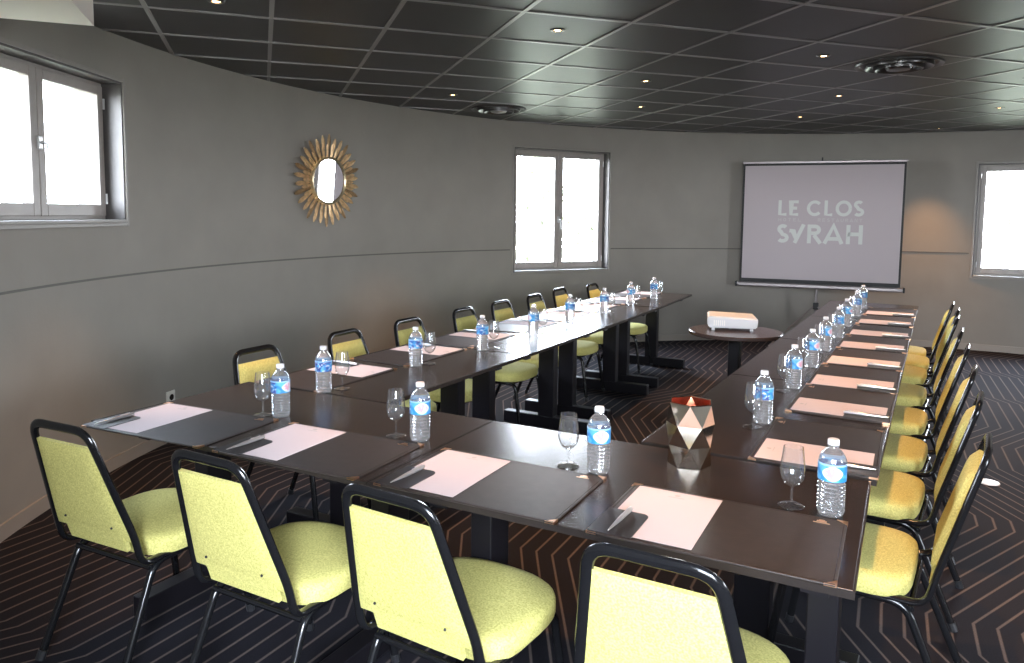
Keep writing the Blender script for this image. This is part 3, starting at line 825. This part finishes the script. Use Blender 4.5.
def glyph(bm, ch, x, z, w, hgt, lw):
    q = lw/2
    def s(pts): stroke(bm, [(x+px*w, z+pz*hgt) for px, pz in pts], lw)
    qx, qz = q/w, q/hgt
    if ch == 'L': s([(qx, 1), (qx, qz), (1, qz)])
    elif ch == 'E': s([(1, 1-qz), (qx, 1-qz), (qx, qz), (1, qz)]); s([(qx, .5), (.85, .5)])
    elif ch == 'C': s(arc(.55, .5, .55-qx, .5-qz, 42, 318))
    elif ch == 'O': s(arc(.5, .5, .5-qx, .5-qz, 0, 360, 30))
    elif ch == 'S': s(arc(.5, .74, .40-qx*.5, .26-qz, 35, 255, 14)[:-1]+arc(.5, .27, .45-qx*.5, .27-qz, 90, -145, 16))
    elif ch == 'Y': s([(.98, 1), (.42, 0)]); s([(.05, .66), (.30, .66-.02), (.50, .24)])
    elif ch == 'R': s([(qx, 0), (qx, 1)]); s([(qx, 1-qz)]+arc(.52, .72, .42-qx, .28-qz, 90, -90, 10)+[(qx, .44+qz)]); s([(.48, .44), (.93, 0)])
    elif ch == 'A': s([(.05, 0), (.5, .95), (.95, 0)]); s([(.22, .26), (.78, .26)])
    elif ch == 'H': s([(qx, 0), (qx, 1)]); s([(1-qx, 0), (1-qx, 1)]); s([(qx, .52), (1-qx, .52)])
    elif ch == 'T': s([(0, 1-qz), (1, 1-qz)]); s([(.5, 0), (.5, 1)])
    elif ch == 'U': s([(qx, 1), (qx, .4)]+arc(.5, .4, .5-qx, .4-qz, 180, 360, 10)+[(1-qx, 1)])
    elif ch == 'N': s([(qx, 0), (qx, 1), (1-qx, 0), (1-qx, 1)])
# logo spans px 778..863 in x, rows y 200-216 and 224-243
def sx_(px): return -h+SW*((px+2.6-743.)/(904.-743.))
def sz_(py): return zt-(zt-zb)*((py-162.)/(285.-162.))
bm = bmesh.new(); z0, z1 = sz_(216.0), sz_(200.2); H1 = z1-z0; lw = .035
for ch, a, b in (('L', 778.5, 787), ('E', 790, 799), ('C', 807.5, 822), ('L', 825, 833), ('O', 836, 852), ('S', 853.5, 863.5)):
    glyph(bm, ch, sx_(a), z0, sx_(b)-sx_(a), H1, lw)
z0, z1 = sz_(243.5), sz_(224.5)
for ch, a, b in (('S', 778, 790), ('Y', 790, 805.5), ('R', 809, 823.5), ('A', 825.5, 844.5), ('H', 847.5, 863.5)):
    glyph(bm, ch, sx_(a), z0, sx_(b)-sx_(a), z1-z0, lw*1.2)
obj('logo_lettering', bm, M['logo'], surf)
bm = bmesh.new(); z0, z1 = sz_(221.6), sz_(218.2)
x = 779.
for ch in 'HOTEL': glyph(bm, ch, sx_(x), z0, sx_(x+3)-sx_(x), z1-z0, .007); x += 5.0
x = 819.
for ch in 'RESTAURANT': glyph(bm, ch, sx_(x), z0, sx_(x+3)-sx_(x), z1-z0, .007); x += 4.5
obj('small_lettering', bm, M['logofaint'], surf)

# ------------------------------------------------------------------ sunburst mirror on the curved wall
ma = 179.85; mx_, my_ = pol(ma, R-.004)
t = thing('sunburst_mirror', 'round mirror in a sunburst frame of gold leaves on the curved wall', 'mirror', (mx_, my_, 1.795), math.radians(ma-180)); t.rotation_euler = (0, math.radians(3.0), math.radians(ma-180)); t.location.x += .024; t.location.z -= 0
# local +X points into the room; leaves lie in the local YZ plane
def leafmesh(L_, wd, th):
    bm = bmesh.new(); n_ = 7; rings = []
    for i in range(n_+1):
        u = i/n_; w_ = wd*(.42+.58*u)*(1 if u < .78 else max(.10, (1-u)/.22)**.5)
        x_ = .006+.022*u-.010*u*u; z = L_*u
        rings.append([bm.verts.new((x_+th*a, w_*b, z)) for a, b in ((0, -1), (1, 0), (0, 1), (-.6, 0))])
    for a, b in zip(rings, rings[1:]):
        for k in range(4): bm.faces.new((a[k], a[(k+1) % 4], b[(k+1) % 4], b[k]))
    bm.faces.new(rings[0][::-1]); bm.faces.new(rings[-1])
    return bm
protos = {}
for i in range(30):
    for lay in (0, 1):
        key = (lay, i % 3)
        L_ = (.205, .180, .195)[i % 3] if lay == 0 else (.125, .105, .115)[i % 3]
        if key not in protos:
            o = obj('leaf', leafmesh(L_, .024 if lay == 0 else .019, .008), M['leafgold'] if lay == 1 or i % 3 else M['leafdark'], t); protos[key] = o; new = o
        else:
            new = protos[key].copy(); COL.objects.link(new); new.parent = t
        a = 2*PI*(i+(.5 if lay else 0))/30
        rr = .190 if lay == 0 else .194
        new.location = (.010 if lay == 0 else .024, rr*math.sin(a), rr*math.cos(a)); new.rotation_euler = (-a, 0, 0)
RY = Matrix.Rotation(PI/2, 4, 'Y')
bm = bmesh.new(); lathe(bm, [(0, 0), (.215, 0), (.215, .022), (0, .022)], 48); obj('backing', bm, M['leafdark'], t, False, RY)
bm = bmesh.new(); lathe(bm, [(.180, .022), (.206, .022), (.204, .052), (.195, .058), (.183, .046)], 64); obj('rim', bm, M['rim'], t, True, RY)
bm = bmesh.new(); lathe(bm, [(0, .041), (.182, .041), (.182, .030), (0, .030)], 64); obj('mirror_glass', bm, M['mirror'], t, False, RY)

# ------------------------------------------------------------------ small things
ox, oy = pol(198.4, R); t = thing('wall_outlet', 'small white power outlet low on the curved wall behind the left table end', 'outlet', (ox, oy, .294), math.radians(198.4-180))
obj('plate', B(0, .011, -.042, .042, -.042, .042, bev=.004), M['outlet'], t)
bm = bmesh.new(); lathe(bm, [(0, .0), (.019, .0), (.021, .004), (0, .004)], 24); obj('socket_well', bm, M['edge'], t, True, Matrix.Translation((.011, 0, 0)) @ RY)
t = thing('floor_disc', 'small round white disc lying on the carpet right of the chairs', 'disc', (.454, 3.393, .0))
bm = bmesh.new(); lathe(bm, [(0, 0), (.052, 0), (.055, .003), (.05, .008), (0, .010)], 32); obj('cover', bm, M['whiteplastic'], t, True)
bm = bmesh.new(); lathe(bm, [(.028, .0095), (.032, .0095), (.032, .0108), (.028, .0108), (.028, .0095)], 24); obj('inset_ring', bm, M['outlet'], t)

# ------------------------------------------------------------------ colour management
S.view_settings.view_transform = 'Standard'; S.view_settings.look = 'None'
S.view_settings.exposure = .68; S.view_settings.gamma = 1.; S.view_settings.use_curve_mapping = False
S.cycles.max_bounces = 14; S.cycles.transparent_max_bounces = 16; S.cycles.transmission_bounces = 12
S.cycles.diffuse_bounces = 6
S.cycles.sample_clamp_indirect = 6
